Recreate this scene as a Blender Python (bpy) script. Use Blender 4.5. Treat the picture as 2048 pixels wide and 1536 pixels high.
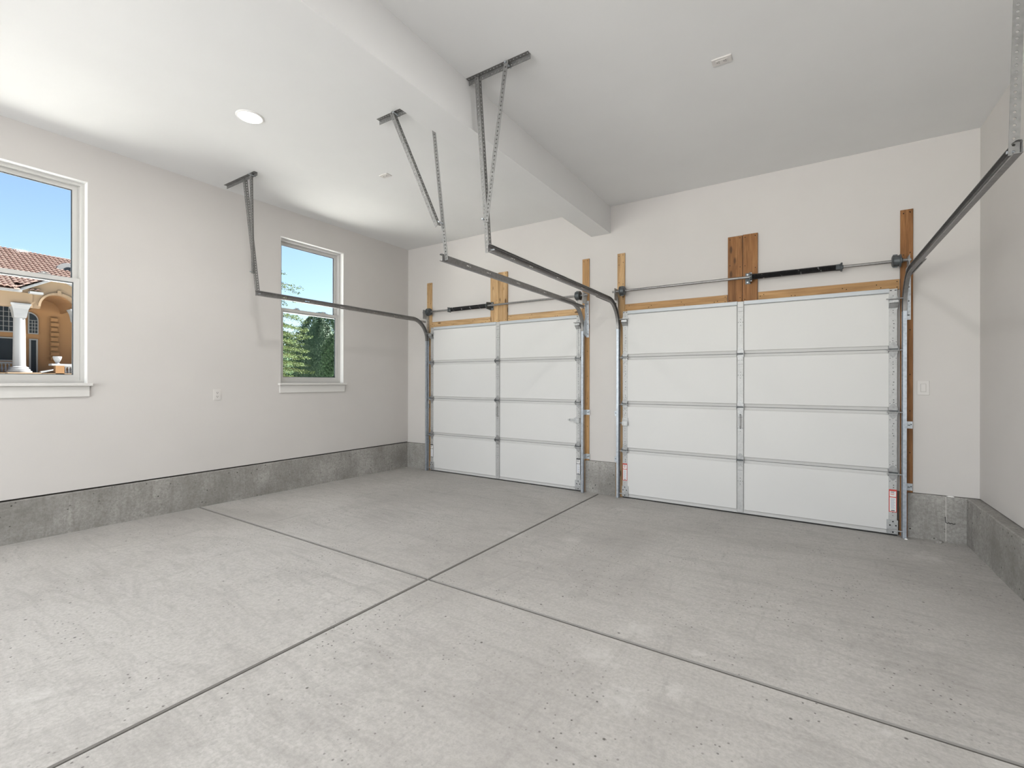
import bpy, math, random
from mathutils import Vector, Matrix
random.seed(7)
S = bpy.context.scene
COL = S.collection
for o in list(bpy.data.objects):
    bpy.data.objects.remove(o)
PI = math.pi

# ------------------------------------------------------------------ camera
cd = bpy.data.cameras.new('camera'); cam = bpy.data.objects.new('camera', cd); COL.objects.link(cam)
cam.location = (0, 0, 1.32)
CAM_ROLL = math.radians(0.096)
cam.rotation_mode = 'QUATERNION'
cam.rotation_quaternion = (Matrix.Rotation(math.radians(32.8), 3, 'Z') @ Matrix.Rotation(PI/2, 3, 'X') @ Matrix.Rotation(CAM_ROLL, 3, 'Z')).to_quaternion()
cd.sensor_width = 36.0; cd.lens = 921.4/2048*36.0; cd.shift_y = -3.6/2048
cd.clip_start = 0.02; cd.clip_end = 500
S.camera = cam

# ------------------------------------------------------------------ world, sun, exposure
W = bpy.data.worlds.new('world'); S.world = W; W.use_nodes = True
SUN = Vector((0.13, 0.62, 0.80)).normalized()
nt = W.node_tree; nt.nodes.clear()
sky = nt.nodes.new('ShaderNodeTexSky'); sky.sky_type = 'NISHITA'; sky.sun_disc = False
sky.sun_elevation = math.asin(SUN.z); sky.sun_rotation = math.atan2(SUN.x, SUN.y)
sky.altitude = 0; sky.air_density = 1.0; sky.dust_density = 0.8; sky.ozone_density = 1.2
bg = nt.nodes.new('ShaderNodeBackground'); bg.inputs[1].default_value = 0.24
wo = nt.nodes.new('ShaderNodeOutputWorld')
nt.links.new(sky.outputs[0], bg.inputs[0]); nt.links.new(bg.outputs[0], wo.inputs[0])
sl = bpy.data.lights.new('sun', 'SUN'); sl.energy = 38.0; sl.angle = 0.01; sl.color = (1.0, 0.95, 0.87)
so = bpy.data.objects.new('sun', sl); COL.objects.link(so); so.location = (0, 0, 30)
so.rotation_euler = SUN.to_track_quat('Z', 'Y').to_euler()
S.view_settings.view_transform = 'Standard'; S.view_settings.look = 'None'
S.view_settings.gamma = 1.0; S.view_settings.use_curve_mapping = False
S.view_settings.exposure = 0.06
LAMP_W = {'left': 15.0, 'right': 22.0}      # recessed lamps, watts
# added soft fill light, placed in the made-up opening behind the camera
fl_ = bpy.data.lights.new('rear_fill', 'AREA'); fl_.shape = 'RECTANGLE'; fl_.size = 5.2; fl_.size_y = 2.0; fl_.energy = 215.0; fl_.color = (.975, .99, 1.0)
fo = bpy.data.objects.new('rear_fill', fl_); COL.objects.link(fo); fo.location = (-2.1, -3.50, 1.75); fo.rotation_euler = (math.radians(100), 0, math.radians(-14))

# ------------------------------------------------------------------ materials
def mat(name, col=(.8, .8, .8), rough=.6, metal=0.0, spec=.5):
    m = bpy.data.materials.new(name); m.use_nodes = True
    b = m.node_tree.nodes['Principled BSDF']
    b.inputs['Base Color'].default_value = (*col, 1); b.inputs['Roughness'].default_value = rough
    b.inputs['Metallic'].default_value = metal; b.inputs['Specular IOR Level'].default_value = spec
    return m
class N:
    """tiny node helper"""
    def __init__(s, m): s.t = m.node_tree; s.b = s.t.nodes['Principled BSDF']
    def n(s, typ, **kw):
        x = s.t.nodes.new(typ)
        for k, v in kw.items():
            if k in x.inputs: x.inputs[k].default_value = v
            else: setattr(x, k, v)
        return x
    def l(s, a, b): s.t.links.new(a, b)
    def coord(s, scale=(1, 1, 1), rot=(0, 0, 0), kind='Object'):
        tc = s.n('ShaderNodeTexCoord'); mp = s.n('ShaderNodeMapping')
        mp.inputs['Scale'].default_value = scale; mp.inputs['Rotation'].default_value = rot
        s.l(tc.outputs[kind], mp.inputs[0]); return mp.outputs[0]
    def noise(s, co, scale, detail=4, rough=.55, dist=0):
        x = s.n('ShaderNodeTexNoise'); x.inputs['Scale'].default_value = scale; x.inputs['Detail'].default_value = detail
        x.inputs['Roughness'].default_value = rough; x.inputs['Distortion'].default_value = dist
        s.l(co, x.inputs['Vector']); return x.outputs['Fac']
    def ramp(s, f, stops):
        x = s.n('ShaderNodeValToRGB'); e = x.color_ramp.elements
        while len(e) < len(stops): e.new(.5)
        for i, (p, c) in enumerate(stops):
            e[i].position = p; e[i].color = (*c, 1) if len(c) == 3 else c
        s.l(f, x.inputs[0]); return x.outputs[0]
    def mix(s, f, a, b, mode='MIX'):
        x = s.n('ShaderNodeMix', data_type='RGBA', blend_type=mode)
        for sock, v in ((x.inputs[0], f), (x.inputs[6], a), (x.inputs[7], b)):
            if isinstance(v, (int, float)): sock.default_value = v
            elif isinstance(v, tuple): sock.default_value = (*v, 1)
            else: s.l(v, sock)
        return x.outputs[2]
    def math(s, op, a, b=0.0):
        x = s.n('ShaderNodeMath', operation=op)
        for sock, v in ((x.inputs[0], a), (x.inputs[1], b)):
            if isinstance(v, (int, float)): sock.default_value = v
            else: s.l(v, sock)
        return x.outputs[0]
    def bump(s, h, strength=.2, dist=.01):
        x = s.n('ShaderNodeBump'); x.inputs['Strength'].default_value = strength; x.inputs['Distance'].default_value = dist
        s.l(h, x.inputs['Height']); s.l(x.outputs[0], s.b.inputs['Normal'])
    def spots(s, co, scale, lo, hi):
        """sparse round specks: 1 at a speck, 0 away"""
        v = s.n('ShaderNodeTexVoronoi'); v.inputs['Scale'].default_value = scale; s.l(co, v.inputs['Vector'])
        return s.ramp(v.outputs['Distance'], [(lo, (1, 1, 1)), (hi, (0, 0, 0))])

def m_paint(name, col, rough=.75, amp=.02):
    m = mat(name, col, rough, 0, .25); k = N(m); co = k.coord()
    f = k.noise(co, 1.3, 3)
    d = tuple(c*(1-amp*2) for c in col)
    k.l(k.ramp(f, [(.3, d), (.7, col)]), k.b.inputs['Base Color'])
    k.bump(k.noise(co, 180, 3), .06, .002); return m
M = {}
M['wall'] = m_paint('wall paint', (.615, .59, .568))
M['ceiling'] = m_paint('ceiling paint', (.77, .77, .765))
M['trim'] = mat('white trim paint', (.85, .845, .83), .4)
M['vinyl'] = mat('white vinyl', (.56, .55, .53), .35)  # darkened: the backlit shade of the frames is in the colour
M['gasket'] = mat('dark gasket', (.05, .06, .07), .6)
M['void'] = mat('dark sill plate', (.03, .026, .02), .9)
M['plate'] = mat('warm white plastic plate', (.66, .635, .61), .45)
M['stool'] = mat('warm white sill paint', (.66, .645, .62), .5)
M['plastic'] = mat('white plastic', (.80, .79, .77), .4)
M['black'] = mat('black hole', (.012, .012, .012), .8, 0, .1)
M['rubber'] = mat('black rubber', (.02, .02, .02), .7)

def fz_mat(y): return .011*(5.17-y)
def m_floor():
    m = mat('floor concrete', rough=.72, spec=.3); k = N(m)
    co = k.coord(kind='Object')
    big = k.noise(co, .55, 5, .6, .6)
    c = k.ramp(big, [(.32, (0.391, 0.374, 0.353)), (.5, (0.471, 0.454, 0.430)), (.66, (0.524, 0.508, 0.484))])
    st = k.noise(k.coord((1.0, 4.5, 1), (0, 0, .25)), 1.9, 8, .72, 1.6)          # trowel streaks
    c = k.mix(k.ramp(st, [(.47, (0, 0, 0)), (.72, (.55,)*3)]), c, (0.305, 0.291, 0.273))
    st2 = k.noise(k.coord((4.0, 1.0, 1), (0, 0, -.6)), 1.2, 8, .74, 2.2)
    c = k.mix(k.ramp(st2, [(.54, (0, 0, 0)), (.70, (.42,)*3)]), c, (0.273, 0.260, 0.244))
    fine = k.noise(co, 60, 6, .75)
    c = k.mix(k.ramp(fine, [(.38, (.45,)*3), (.60, (0, 0, 0))]), c, (0.289, 0.275, 0.257))
    wp = k.noise(co, 1.9, 6, .62, .3)                                          # whitish plaster scuffs
    c = k.mix(k.ramp(wp, [(.685, (0, 0, 0)), (.72, (.28,)*3)]), c, (0.663, 0.647, 0.621))
    msk = k.ramp(k.noise(co, 2.2, 3), [(.45, (0, 0, 0)), (.6, (1, 1, 1))])
    sp = k.spots(co, 7, .03, .055)
    sp2 = k.spots(co, 30, .10, .16)
    c = k.mix(k.math('MULTIPLY', k.math('MAXIMUM', sp, k.math('MULTIPLY', sp2, msk)), .8), c, (.06, .055, .05))
    rag = k.noise(co, 22, 5, .7); rag2 = k.noise(k.coord((1, 3, 1), (0, 0, .3)), 9, 6, .75)
    def stain(pts, n, gain, edge):
        out = None
        for x, y, r in pts:
            d = k.n('ShaderNodeVectorMath', operation='DISTANCE'); k.l(co, d.inputs[0]); d.inputs[1].default_value = (x, y, fz_mat(y))
            v = k.math('ADD', k.math('DIVIDE', d.outputs['Value'], r), k.math('MULTIPLY', k.math('SUBTRACT', n, .5), gain))
            out = v if out is None else k.math('MINIMUM', out, v)
        return k.ramp(out, [(.05, (edge,)*3), (.75, (0, 0, 0))])
    c = k.mix(stain([(-.75, 2.38, .16), (-.86, 2.03, .14), (-.78, 2.01, .07), (-.64, 1.82, .17), (-.46, 1.98, .09), (-.44, 2.32, .05), (-1.65, 3.46, .12), (-2.60, .52, .13), (.54, 2.21, .06), (.24, 2.16, .05), (-2.11, 3.33, .16), (-1.62, 4.62, .15), (.75, 4.62, .2)], rag, 3.0, .30), c, (.66, .648, .625))
    c = k.mix(stain([(-.50, 2.50, .16), (-.11, 2.43, .2), (.66, 4.11, .5), (-1.11, 1.49, .24), (-1.04, 1.56, .12), (.37, 2.84, .4), (-.74, 1.43, .2), (-1.93, .67, .3), (-1.69, 1.48, .22), (-1.61, 1.03, .3), (.39, 2.41, .35), (.01, 1.92, .25), (-1.3, 5.0, .5), (-4.56, 2.07, .3), (-3.4, 3.2, .5), (-2.9, 1.8, .35)], rag2, 3.4, .20), c, (.22, .21, .195))
    k.l(c, k.b.inputs['Base Color'])
    k.bump(k.math('ADD', k.math('MULTIPLY', fine, .6), k.math('MULTIPLY', st, .6)), .12, .004)
    return m
M['floor'] = m_floor()
M['joint'] = mat('joint concrete', (.23, .22, .205), .9)
def m_curb():
    m = mat('curb concrete', rough=.85, spec=.2); k = N(m); co = k.coord()
    b = k.noise(co, 1.8, 6, .65)
    c = k.ramp(b, [(.34, (.26, .25, .232)), (.52, (.385, .372, .35)), (.66, (.50, .485, .46))])
    v = k.noise(k.coord((9, 9, .8)), 1.6, 7, .75, .8)
    c = k.mix(k.ramp(v, [(.50, (0, 0, 0)), (.70, (.5,)*3)]), c, (.17, .16, .145))
    h = k.noise(k.coord((1, 1, 7)), 3.1, 6, .7, .7)
    c = k.mix(k.ramp(h, [(.55, (0, 0, 0)), (.72, (.4,)*3)]), c, (.40, .385, .355))
    f = k.noise(co, 55, 6, .8)
    c = k.mix(k.ramp(f, [(.40, (.55,)*3), (.60, (0, 0, 0))]), c, (.18, .17, .155))
    msk = k.ramp(k.noise(co, 4, 3), [(.42, (0, 0, 0)), (.6, (1, 1, 1))])
    s1 = k.math('MULTIPLY', k.spots(co, 20, .09, .15), msk)
    c = k.mix(s1, c, (.05, .047, .042))
    k.l(c, k.b.inputs['Base Color'])
    k.bump(k.math('SUBTRACT', f, s1), .35, .006); return m
M['curb'] = m_curb()

def m_wood(name, vertical, c0, c1, c2):
    m = mat(name, rough=.62, spec=.3); k = N(m)
    sc = (34, 34, 1.6) if vertical else (1.6, 34, 34)
    wr = (5, 5, .7) if vertical else (.7, 5, 5)
    oi = k.n('ShaderNodeObjectInfo')
    tc = k.n('ShaderNodeTexCoord'); ad = k.n('ShaderNodeVectorMath', operation='ADD'); vm = k.n('ShaderNodeVectorMath', operation='SCALE')
    vm.inputs[0].default_value = (13, 7, 31); k.l(oi.outputs['Random'], vm.inputs['Scale'])
    k.l(tc.outputs['Object'], ad.inputs[0]); k.l(vm.outputs[0], ad.inputs[1])
    def mp(s):
        x = k.n('ShaderNodeMapping'); x.inputs['Scale'].default_value = s; k.l(ad.outputs[0], x.inputs[0]); return x.outputs[0]
    g = k.noise(mp(sc), 1.5, 5, .65, .9)
    w = k.noise(mp(wr), 1.1, 4, .6, 1.2)
    c = k.ramp(g, [(.30, c0), (.52, c1), (.72, c2)])
    c = k.mix(k.ramp(w, [(.35, (.65,)*3), (.6, (0, 0, 0))]), c, tuple(x*.62 for x in c0))
    kn = k.spots(mp((9, 9, 3.2) if vertical else (3.2, 9, 9)), 1.0, .085, .15)
    c = k.mix(k.math('MULTIPLY', kn, .85), c, (.07, .032, .012))
    k.l(c, k.b.inputs['Base Color']); k.bump(g, .25, .002); return m
PY = ((.41, .245, .110), (.56, .365, .185), (.66, .46, .26))
PB = ((.17, .070, .022), (.285, .130, .046), (.37, .185, .072))
PO = ((.37, .20, .082), (.50, .295, .13), (.59, .37, .18))
M['pine_v'] = m_wood('pale pine upright', True, *PY); M['pine_h'] = m_wood('pale pine level', False, *PY)
M['fir_v'] = m_wood('brown fir upright', True, *PB); M['fir_h'] = m_wood('orange fir level', False, *PO)
M['fir_m'] = m_wood('orange fir upright', True, *PO)

def m_steel(name, col, rough, metal=.85, spangle=.12, scale=45):
    m = mat(name, col, rough, metal); k = N(m); co = k.coord()
    v = k.n('ShaderNodeTexVoronoi'); v.inputs['Scale'].default_value = scale; k.l(co, v.inputs['Vector'])
    f = k.math('ADD', k.math('MULTIPLY', k.noise(co, 14, 4), .6), k.math('MULTIPLY', v.outputs['Distance'], .4))
    k.l(k.ramp(f, [(.2, tuple(c*(1-spangle*2) for c in col)), (.6, tuple(min(1, c*(1+spangle)) for c in col))]), k.b.inputs['Base Color'])
    return m
M['galv'] = m_steel('galvanised steel', (.42, .425, .425), .45, .5)
M['hinge'] = m_steel('hinge steel', (.33, .33, .33), .42, .5)
M['galv_stile'] = m_steel('galvanised stile', (.46, .46, .455), .5, .3, .06)
M['zinc'] = m_steel('bright zinc bracket', (.48, .51, .54), .38, .6)
M['track'] = m_steel('track steel', (.25, .245, .24), .42, .65, .10)
M['vtrack'] = m_steel('galvanised track', (.40, .435, .48), .38, .6)
M['angle'] = m_steel('perforated angle steel', (.20, .198, .192), .5, .5, .10)
M['shaft'] = m_steel('torsion shaft steel', (.27, .265, .26), .35, .7)
M['drum'] = m_steel('cast drum metal', (.09, .10, .105), .45, .5)
M['door'] = m_paint('door insulation facing', (.67, .666, .655), .5, .012)
M['rail'] = mat('door rail steel', (.56, .555, .545), .6, 0)
M['toprail'] = mat('pale blue grey top rail', (.50, .525, .55), .45, .1)
M['switchgap'] = mat('switch shadow gap', (.38, .36, .34), .6)
M['seam'] = mat('grey seam', (.13, .13, .13), .7)
M['red'] = mat('red label print', (.55, .045, .03), .5)
M['paper'] = mat('label paper', (.78, .77, .76), .5)
M['print'] = mat('blue grey label print', (.34, .38, .48), .5)
M['ink'] = mat('black label print', (.04, .04, .045), .5)
def m_spring():
    m = mat('black oiled spring', (.010, .010, .011), .38, .2); k = N(m)
    co = k.coord((1, 1, 1), (0, .55, 0))
    w = k.n('ShaderNodeTexWave'); w.inputs['Scale'].default_value = 2.4; k.l(co, w.inputs['Vector'])
    d = k.math('MULTIPLY', k.ramp(w.outputs['Fac'], [(.975, (0, 0, 0)), (.992, (1, 1, 1))]), k.ramp(k.noise(k.coord(), 60, 2), [(.52, (0, 0, 0)), (.6, (1, 1, 1))]))
    k.l(k.mix(d, (.010, .010, .011), (.45, .45, .45)), k.b.inputs['Base Color']); return m
M['spring'] = m_spring()
def m_glass(tint=(.94, .965, .97)):
    m = bpy.data.materials.new('window glass'); m.use_nodes = True; t = m.node_tree; t.nodes.clear()
    tr = t.nodes.new('ShaderNodeBsdfTransparent'); tr.inputs[0].default_value = (*tint, 1)
    gl = t.nodes.new('ShaderNodeBsdfGlossy'); gl.inputs['Roughness'].default_value = .03
    fr = t.nodes.new('ShaderNodeFresnel'); fr.inputs[0].default_value = 1.12
    mx = t.nodes.new('ShaderNodeMixShader'); out = t.nodes.new('ShaderNodeOutputMaterial')
    t.links.new(fr.outputs[0], mx.inputs[0]); t.links.new(tr.outputs[0], mx.inputs[1]); t.links.new(gl.outputs[0], mx.inputs[2])
    t.links.new(mx.outputs[0], out.inputs[0]); return m
M['glass'] = m_glass()
def m_emit(name, col, s):
    m = mat(name, col); b = m.node_tree.nodes['Principled BSDF']
    b.inputs['Emission Color'].default_value = (*col, 1); b.inputs['Emission Strength'].default_value = s; return m
M['lamp'] = m_emit('lit lamp lens', (1, .98, .94), 6.0)
# outdoors: house and tree colours darkened to offset the strong sun
M['stucco'] = m_paint('apricot stucco', (0.2203, 0.1212, 0.0588), .9, .05)
M['stucco_pale'] = m_paint('pale peach stucco', (0.1982, 0.1396, 0.0918), .9, .04)
M['outwhite'] = m_paint('white exterior paint', (0.1960, 0.1960, 0.2024), .7)
M['darkpane'] = mat('dark house pane', (.018, .022, .028), .25, 0, .12)
def m_tile():
    m = mat('clay roof tile', rough=.8); k = N(m); co = k.coord()
    f = k.noise(co, 5.5, 4, .8)
    k.l(k.ramp(f, [(.3, (.085, .040, .031)), (.5, (.14, .083, .068)), (.7, (.19, .135, .115))]), k.b.inputs['Base Color']); return m
M['tile'] = m_tile()
def m_leaf(name, a, b, c):
    m = mat(name, rough=.65, spec=.3); k = N(m); co = k.coord()
    f = k.noise(co, 9, 3, .8)
    k.l(k.ramp(f, [(.3, a), (.5, b), (.72, c)]), k.b.inputs['Base Color']); return m
M['leaf_dark'] = m_leaf('dark evergreen foliage', (0.0174, 0.0424, 0.0199), (0.0350, 0.0748, 0.0313), (0.0599, 0.1123, 0.0449))
M['leaf_cedar'] = m_leaf('yellow green cedar foliage', (0.0333, 0.0665, 0.0228), (0.0808, 0.1188, 0.0380), (0.1426, 0.1663, 0.0570))
M['leaf_mid'] = m_leaf('blue green foliage', (0.0226, 0.0474, 0.0293), (0.0451, 0.0846, 0.0474), (0.0733, 0.1184, 0.0700))
M['bark'] = mat('brown bark', (.12, .08, .05), .9)
M['lawn'] = m_leaf('lawn', (.07, .13, .04), (.11, .18, .06), (.15, .22, .08))
M['yard'] = m_paint('grey yard paving', (.36, .36, .36), .9, .04)
M['paving'] = m_paint('pale bounce paving', (.85, .835, .80), .9, .02)

# ------------------------------------------------------------------ mesh helpers
class MB:
    def __init__(s): s.v = []; s.f = []; s.m = []
    def add(s, vs, fs, mi=0):
        b = len(s.v); s.v += [tuple(v) for v in vs]
        s.f += [tuple(b+i for i in f) for f in fs]; s.m += [mi]*len(fs); return s
    def box(s, x0, x1, y0, y1, z0, z1, mi=0):
        if x0 > x1: x0, x1 = x1, x0
        if y0 > y1: y0, y1 = y1, y0
        if z0 > z1: z0, z1 = z1, z0
        return s.add([(x0,y0,z0),(x1,y0,z0),(x1,y1,z0),(x0,y1,z0),(x0,y0,z1),(x1,y0,z1),(x1,y1,z1),(x0,y1,z1)],
                     [(0,3,2,1),(4,5,6,7),(0,1,5,4),(1,2,6,5),(2,3,7,6),(3,0,4,7)], mi)
    def cbox(s, x0, x1, y0, y1, z0, z1, c=.003, mi=0):
        """box with chamfered edges on the room side (low y) and round corners"""
        def ring(y, i): return [(x0+i, y, z0+i), (x1-i, y, z0+i), (x1-i, y, z1-i), (x0+i, y, z1-i)]
        vs = ring(y1, 0) + ring(y0+c, 0) + ring(y0, c)
        fs = [(0,1,2,3)]
        for r in (0, 4):
            for i in range(4):
                j = (i+1) % 4; fs.append((r+i, r+4+i, r+4+j, r+j))
        fs.append((8,11,10,9)); return s.add(vs, fs, mi)
    def cyl(s, p0, p1, r, n=14, mi=0, r1=None):
        p0 = Vector(p0); p1 = Vector(p1); d = (p1-p0).normalized()
        a = d.orthogonal().normalized(); b = d.cross(a); r1 = r if r1 is None else r1
        vs = [p0+(a*math.cos(t)+b*math.sin(t))*r for t in (2*PI*i/n for i in range(n))]
        vs += [p1+(a*math.cos(t)+b*math.sin(t))*r1 for t in (2*PI*i/n for i in range(n))]
        fs = [(i, (i+1) % n, n+(i+1) % n, n+i) for i in range(n)]
        fs += [tuple(reversed(range(n))), tuple(range(n, 2*n))]
        return s.add(vs, fs, mi)
    def lathe(s, p0, axis, prof, n=20, mi=0):
        """prof: (distance along axis, radius)"""
        p0 = Vector(p0); d = Vector(axis).normalized(); a = d.orthogonal().normalized(); b = d.cross(a)
        vs = []
        for h, r in prof: vs += [p0+d*h+(a*math.cos(2*PI*i/n)+b*math.sin(2*PI*i/n))*r for i in range(n)]
        fs = []
        for k in range(len(prof)-1):
            for i in range(n):
                j = (i+1) % n; fs.append((k*n+i, k*n+j, (k+1)*n+j, (k+1)*n+i))
        fs += [tuple(reversed(range(n))), tuple(range((len(prof)-1)*n, len(prof)*n))]
        return s.add(vs, fs, mi)
    def sweep(s, rings, mi=0, caps=True):
        n = len(rings[0]); vs = [p for r in rings for p in r]; fs = []
        for k in range(len(rings)-1):
            for i in range(n):
                j = (i+1) % n; fs.append((k*n+i, k*n+j, (k+1)*n+j, (k+1)*n+i))
        if caps: fs += [tuple(reversed(range(n))), tuple(range((len(rings)-1)*n, len(rings)*n))]
        return s.add(vs, fs, mi)
    def prism(s, pts, off, mi=0):
        """flat polygon pts (3D) extruded by off"""
        n = len(pts); off = Vector(off)
        vs = [Vector(p) for p in pts] + [Vector(p)+off for p in pts]
        fs = [tuple(range(n)), tuple(reversed(range(n, 2*n)))] + [(i, n+i, n+(i+1) % n, (i+1) % n) for i in range(n)]
        return s.add(vs, fs, mi)
    def plate(s, fn, rect, holes, mi=0):
        """plate with rectangular holes; fn(a, b, side 0/1) -> 3D point"""
        a0, a1, b0, b1 = rect
        A = sorted({a0, a1} | {min(max(h[i], a0), a1) for h in holes for i in (0, 1)})
        B = sorted({b0, b1} | {min(max(h[i], b0), b1) for h in holes for i in (2, 3)})
        def solid(i, j):
            if i < 0 or j < 0 or i >= len(A)-1 or j >= len(B)-1: return False
            ca = (A[i]+A[i+1])/2; cb = (B[j]+B[j+1])/2
            return not any(h[0] < ca < h[1] and h[2] < cb < h[3] for h in holes)
        base = len(s.v); nb = len(B)
        for sd in (0, 1):
            for a in A:
                for b in B: s.v.append(tuple(fn(a, b, sd)))
        def ix(i, j, sd): return base+sd*len(A)*nb+i*nb+j
        for i in range(len(A)-1):
            for j in range(nb-1):
                if not solid(i, j): continue
                q = [(i, j), (i+1, j), (i+1, j+1), (i, j+1)]
                s.f.append(tuple(ix(*p, 0) for p in q)); s.f.append(tuple(ix(*p, 1) for p in reversed(q))); s.m += [mi, mi]
                for (p, r, di, dj) in ((0, 1, 0, -1), (1, 2, 1, 0), (2, 3, 0, 1), (3, 0, -1, 0)):
                    if not solid(i+di, j+dj):
                        s.f.append((ix(*q[r], 0), ix(*q[p], 0), ix(*q[p], 1), ix(*q[r], 1))); s.m.append(mi)
        return s
    def build(s, name, mats, parent=None, smooth=False, origin=None, recalc=True):
        me = bpy.data.meshes.new(name)
        off = Vector(origin) if origin is not None else (abspos(parent) if parent else Vector((0, 0, 0)))
        me.from_pydata([(v[0]-off.x, v[1]-off.y, v[2]-off.z) for v in s.v], [], s.f)
        mats = mats if isinstance(mats, (list, tuple)) else [mats]
        for m in mats: me.materials.append(M[m])
        if len(mats) > 1: me.polygons.foreach_set('material_index', s.m)
        if smooth: me.polygons.foreach_set('use_smooth', [True]*len(me.polygons))
        me.validate(); me.update()
        if recalc:
            import bmesh
            bm = bmesh.new(); bm.from_mesh(me); bmesh.ops.recalc_face_normals(bm, faces=bm.faces); bm.to_mesh(me); bm.free()
        if smooth: me.set_sharp_from_angle(angle=math.radians(38))
        o = bpy.data.objects.new(name, me); COL.objects.link(o)
        if origin is not None: o.location = off - (abspos(parent) if parent else Vector((0, 0, 0)))
        if parent: o.parent = parent
        return o
def abspos(o):
    p = Vector((0, 0, 0))
    while o: p = p+o.location; o = o.parent
    return p
def tag(o, label=None, cat=None, group=None, kind=None):
    if label: o['label'] = label
    if cat: o['category'] = cat
    if group: o['group'] = group
    if kind: o['kind'] = kind
    return o
def thing(name, loc, label, cat, group=None, kind=None):
    o = bpy.data.objects.new(name, None); COL.objects.link(o); o.location = loc; o.empty_display_size = .1
    return tag(o, label, cat, group, kind)
def shadow(mb):                                                   # centre of a builder's floor footprint
    xs, ys, zs = zip(*mb.v)
    return ((min(xs)+max(xs))/2, (min(ys)+max(ys))/2, min(zs))

# ------------------------------------------------------------------ room shell (metres)
XL, XR, YB, YR, ZC = -5.264, 1.160, 5.170, -3.60, 3.38
CT = .380                                                          # curb top
def fz(y): return .011*(YB-y)                                      # floor falls towards the doors
DOORS = {1: -3.530, 2: -0.577}                                     # door centres
DW = 1.219                                                         # half width (8 ft)
WIN = {1: (.485, 1.365), 2: (3.100, 3.982)}
WZ0, WZ1 = 1.305, 3.050

fl = thing('floor', (0, 0, 0), 'bare grey concrete garage floor cut into slabs by sawn joints', 'floor', kind='structure')
JX, JY, JW = -2.090, 2.235, .006
def slab(x0, x1, y0, y1):
    b = MB(); c = .006
    def P(x, y, d): return (x, y, fz(y)-d)
    vs = [P(x0, y0, .09), P(x1, y0, .09), P(x1, y1, .09), P(x0, y1, .09), P(x0, y0, c), P(x1, y0, c), P(x1, y1, c), P(x0, y1, c),
          P(x0+c, y0+c, 0), P(x1-c, y0+c, 0), P(x1-c, y1-c, 0), P(x0+c, y1-c, 0)]
    fs = [(0,3,2,1)] + [(i, (i+1) % 4, 4+(i+1) % 4, 4+i) for i in range(4)] + [(4+i, 4+(i+1) % 4, 8+(i+1) % 4, 8+i) for i in range(4)] + [(8,9,10,11)]
    b.add(vs, fs[:-1], 1); b.add(vs, fs[-1:], 0); return b.build('slab', ['floor', 'joint'], fl, recalc=False)
slab(XL-.1, JX-JW, YR-.1, JY-JW); slab(JX+JW, XR+.1, YR-.1, JY-JW)
slab(XL-.1, JX-JW, JY+JW, YB+.3); slab(JX+JW, XR+.1, JY+JW, YB+.3)
b = MB(); b.add([(XL-.1, YR-.1, fz(YR)-.022), (XR+.1, YR-.1, fz(YR)-.022), (XR+.1, YB+.3, fz(YB+.3)-.022), (XL-.1, YB+.3, fz(YB+.3)-.022)], [(0, 1, 2, 3)])
b.build('joint_bed', 'joint', fl, recalc=False)

b = MB(); b.box(XL-.2, XR+.2, YR-.2, YB+.2, ZC, ZC+.2)
tag(b.build('ceiling', 'ceiling'), 'smooth white painted garage ceiling', 'ceiling', kind='structure')
b = MB(); b.box(-2.200, -1.960, YR, YB, 3.067, ZC+.02)
tag(b.build('ceiling_beam', 'ceiling'), 'white boxed beam dropping from the ceiling between the two bays', 'beam', kind='structure')

T = .15
b = MB(); b.plate(lambda a, z, s: (XL-s*T, a, z), (YR-T, YB+T, CT+.013, ZC), [(y0, y1, WZ0, WZ1) for y0, y1 in WIN.values()])
tag(b.build('wall_left', 'wall'), 'warm grey painted wall with two tall windows', 'wall', kind='structure')
b = MB(); b.plate(lambda a, z, s: (a, YB+s*T, z), (XL-T, XR+T, CT+.004, ZC), [(c-DW+.02, c+DW-.02, 0, 2.12) for c in DOORS.values()])
o = tag(b.build('wall_back', 'wall'), 'warm grey painted wall around the two garage doors', 'wall', kind='structure')
b = MB()
for x0, x1 in ((XL-T, -4.73), (-2.33, -1.776), (.622, XR+T)): b.box(x0, x1, YB+.02, YB+T, -.1, CT+.03)
b.build('sill_plate', 'void', o)
b = MB(); b.box(XR, XR+T, YR-T, YB+T, CT+.006, ZC)
tag(b.build('wall_right', 'wall'), 'plain warm grey painted wall above the concrete curb', 'wall', kind='structure')
b = MB(); b.plate(lambda a, z, s: (a, YR-s*T, z), (XL-T, XR+T, -.1, ZC), [(-4.80, .60, .12, 2.85)])       # wide opening added to let light in from behind the camera
tag(b.build('wall_rear', 'wall'), 'warm grey painted wall with a wide added opening, behind the viewer', 'wall', kind='structure')
b = MB(); b.box(XL-T, XL-.022, YR, YB+T, -.1, CT+.03)
b.build('sill_plate', 'void', bpy.data.objects['wall_left'])
b = MB(); b.box(XR+.015, XR+T, YR, YB+T, -.1, CT+.03)
b.build('sill_plate', 'void', bpy.data.objects['wall_right'])

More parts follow.
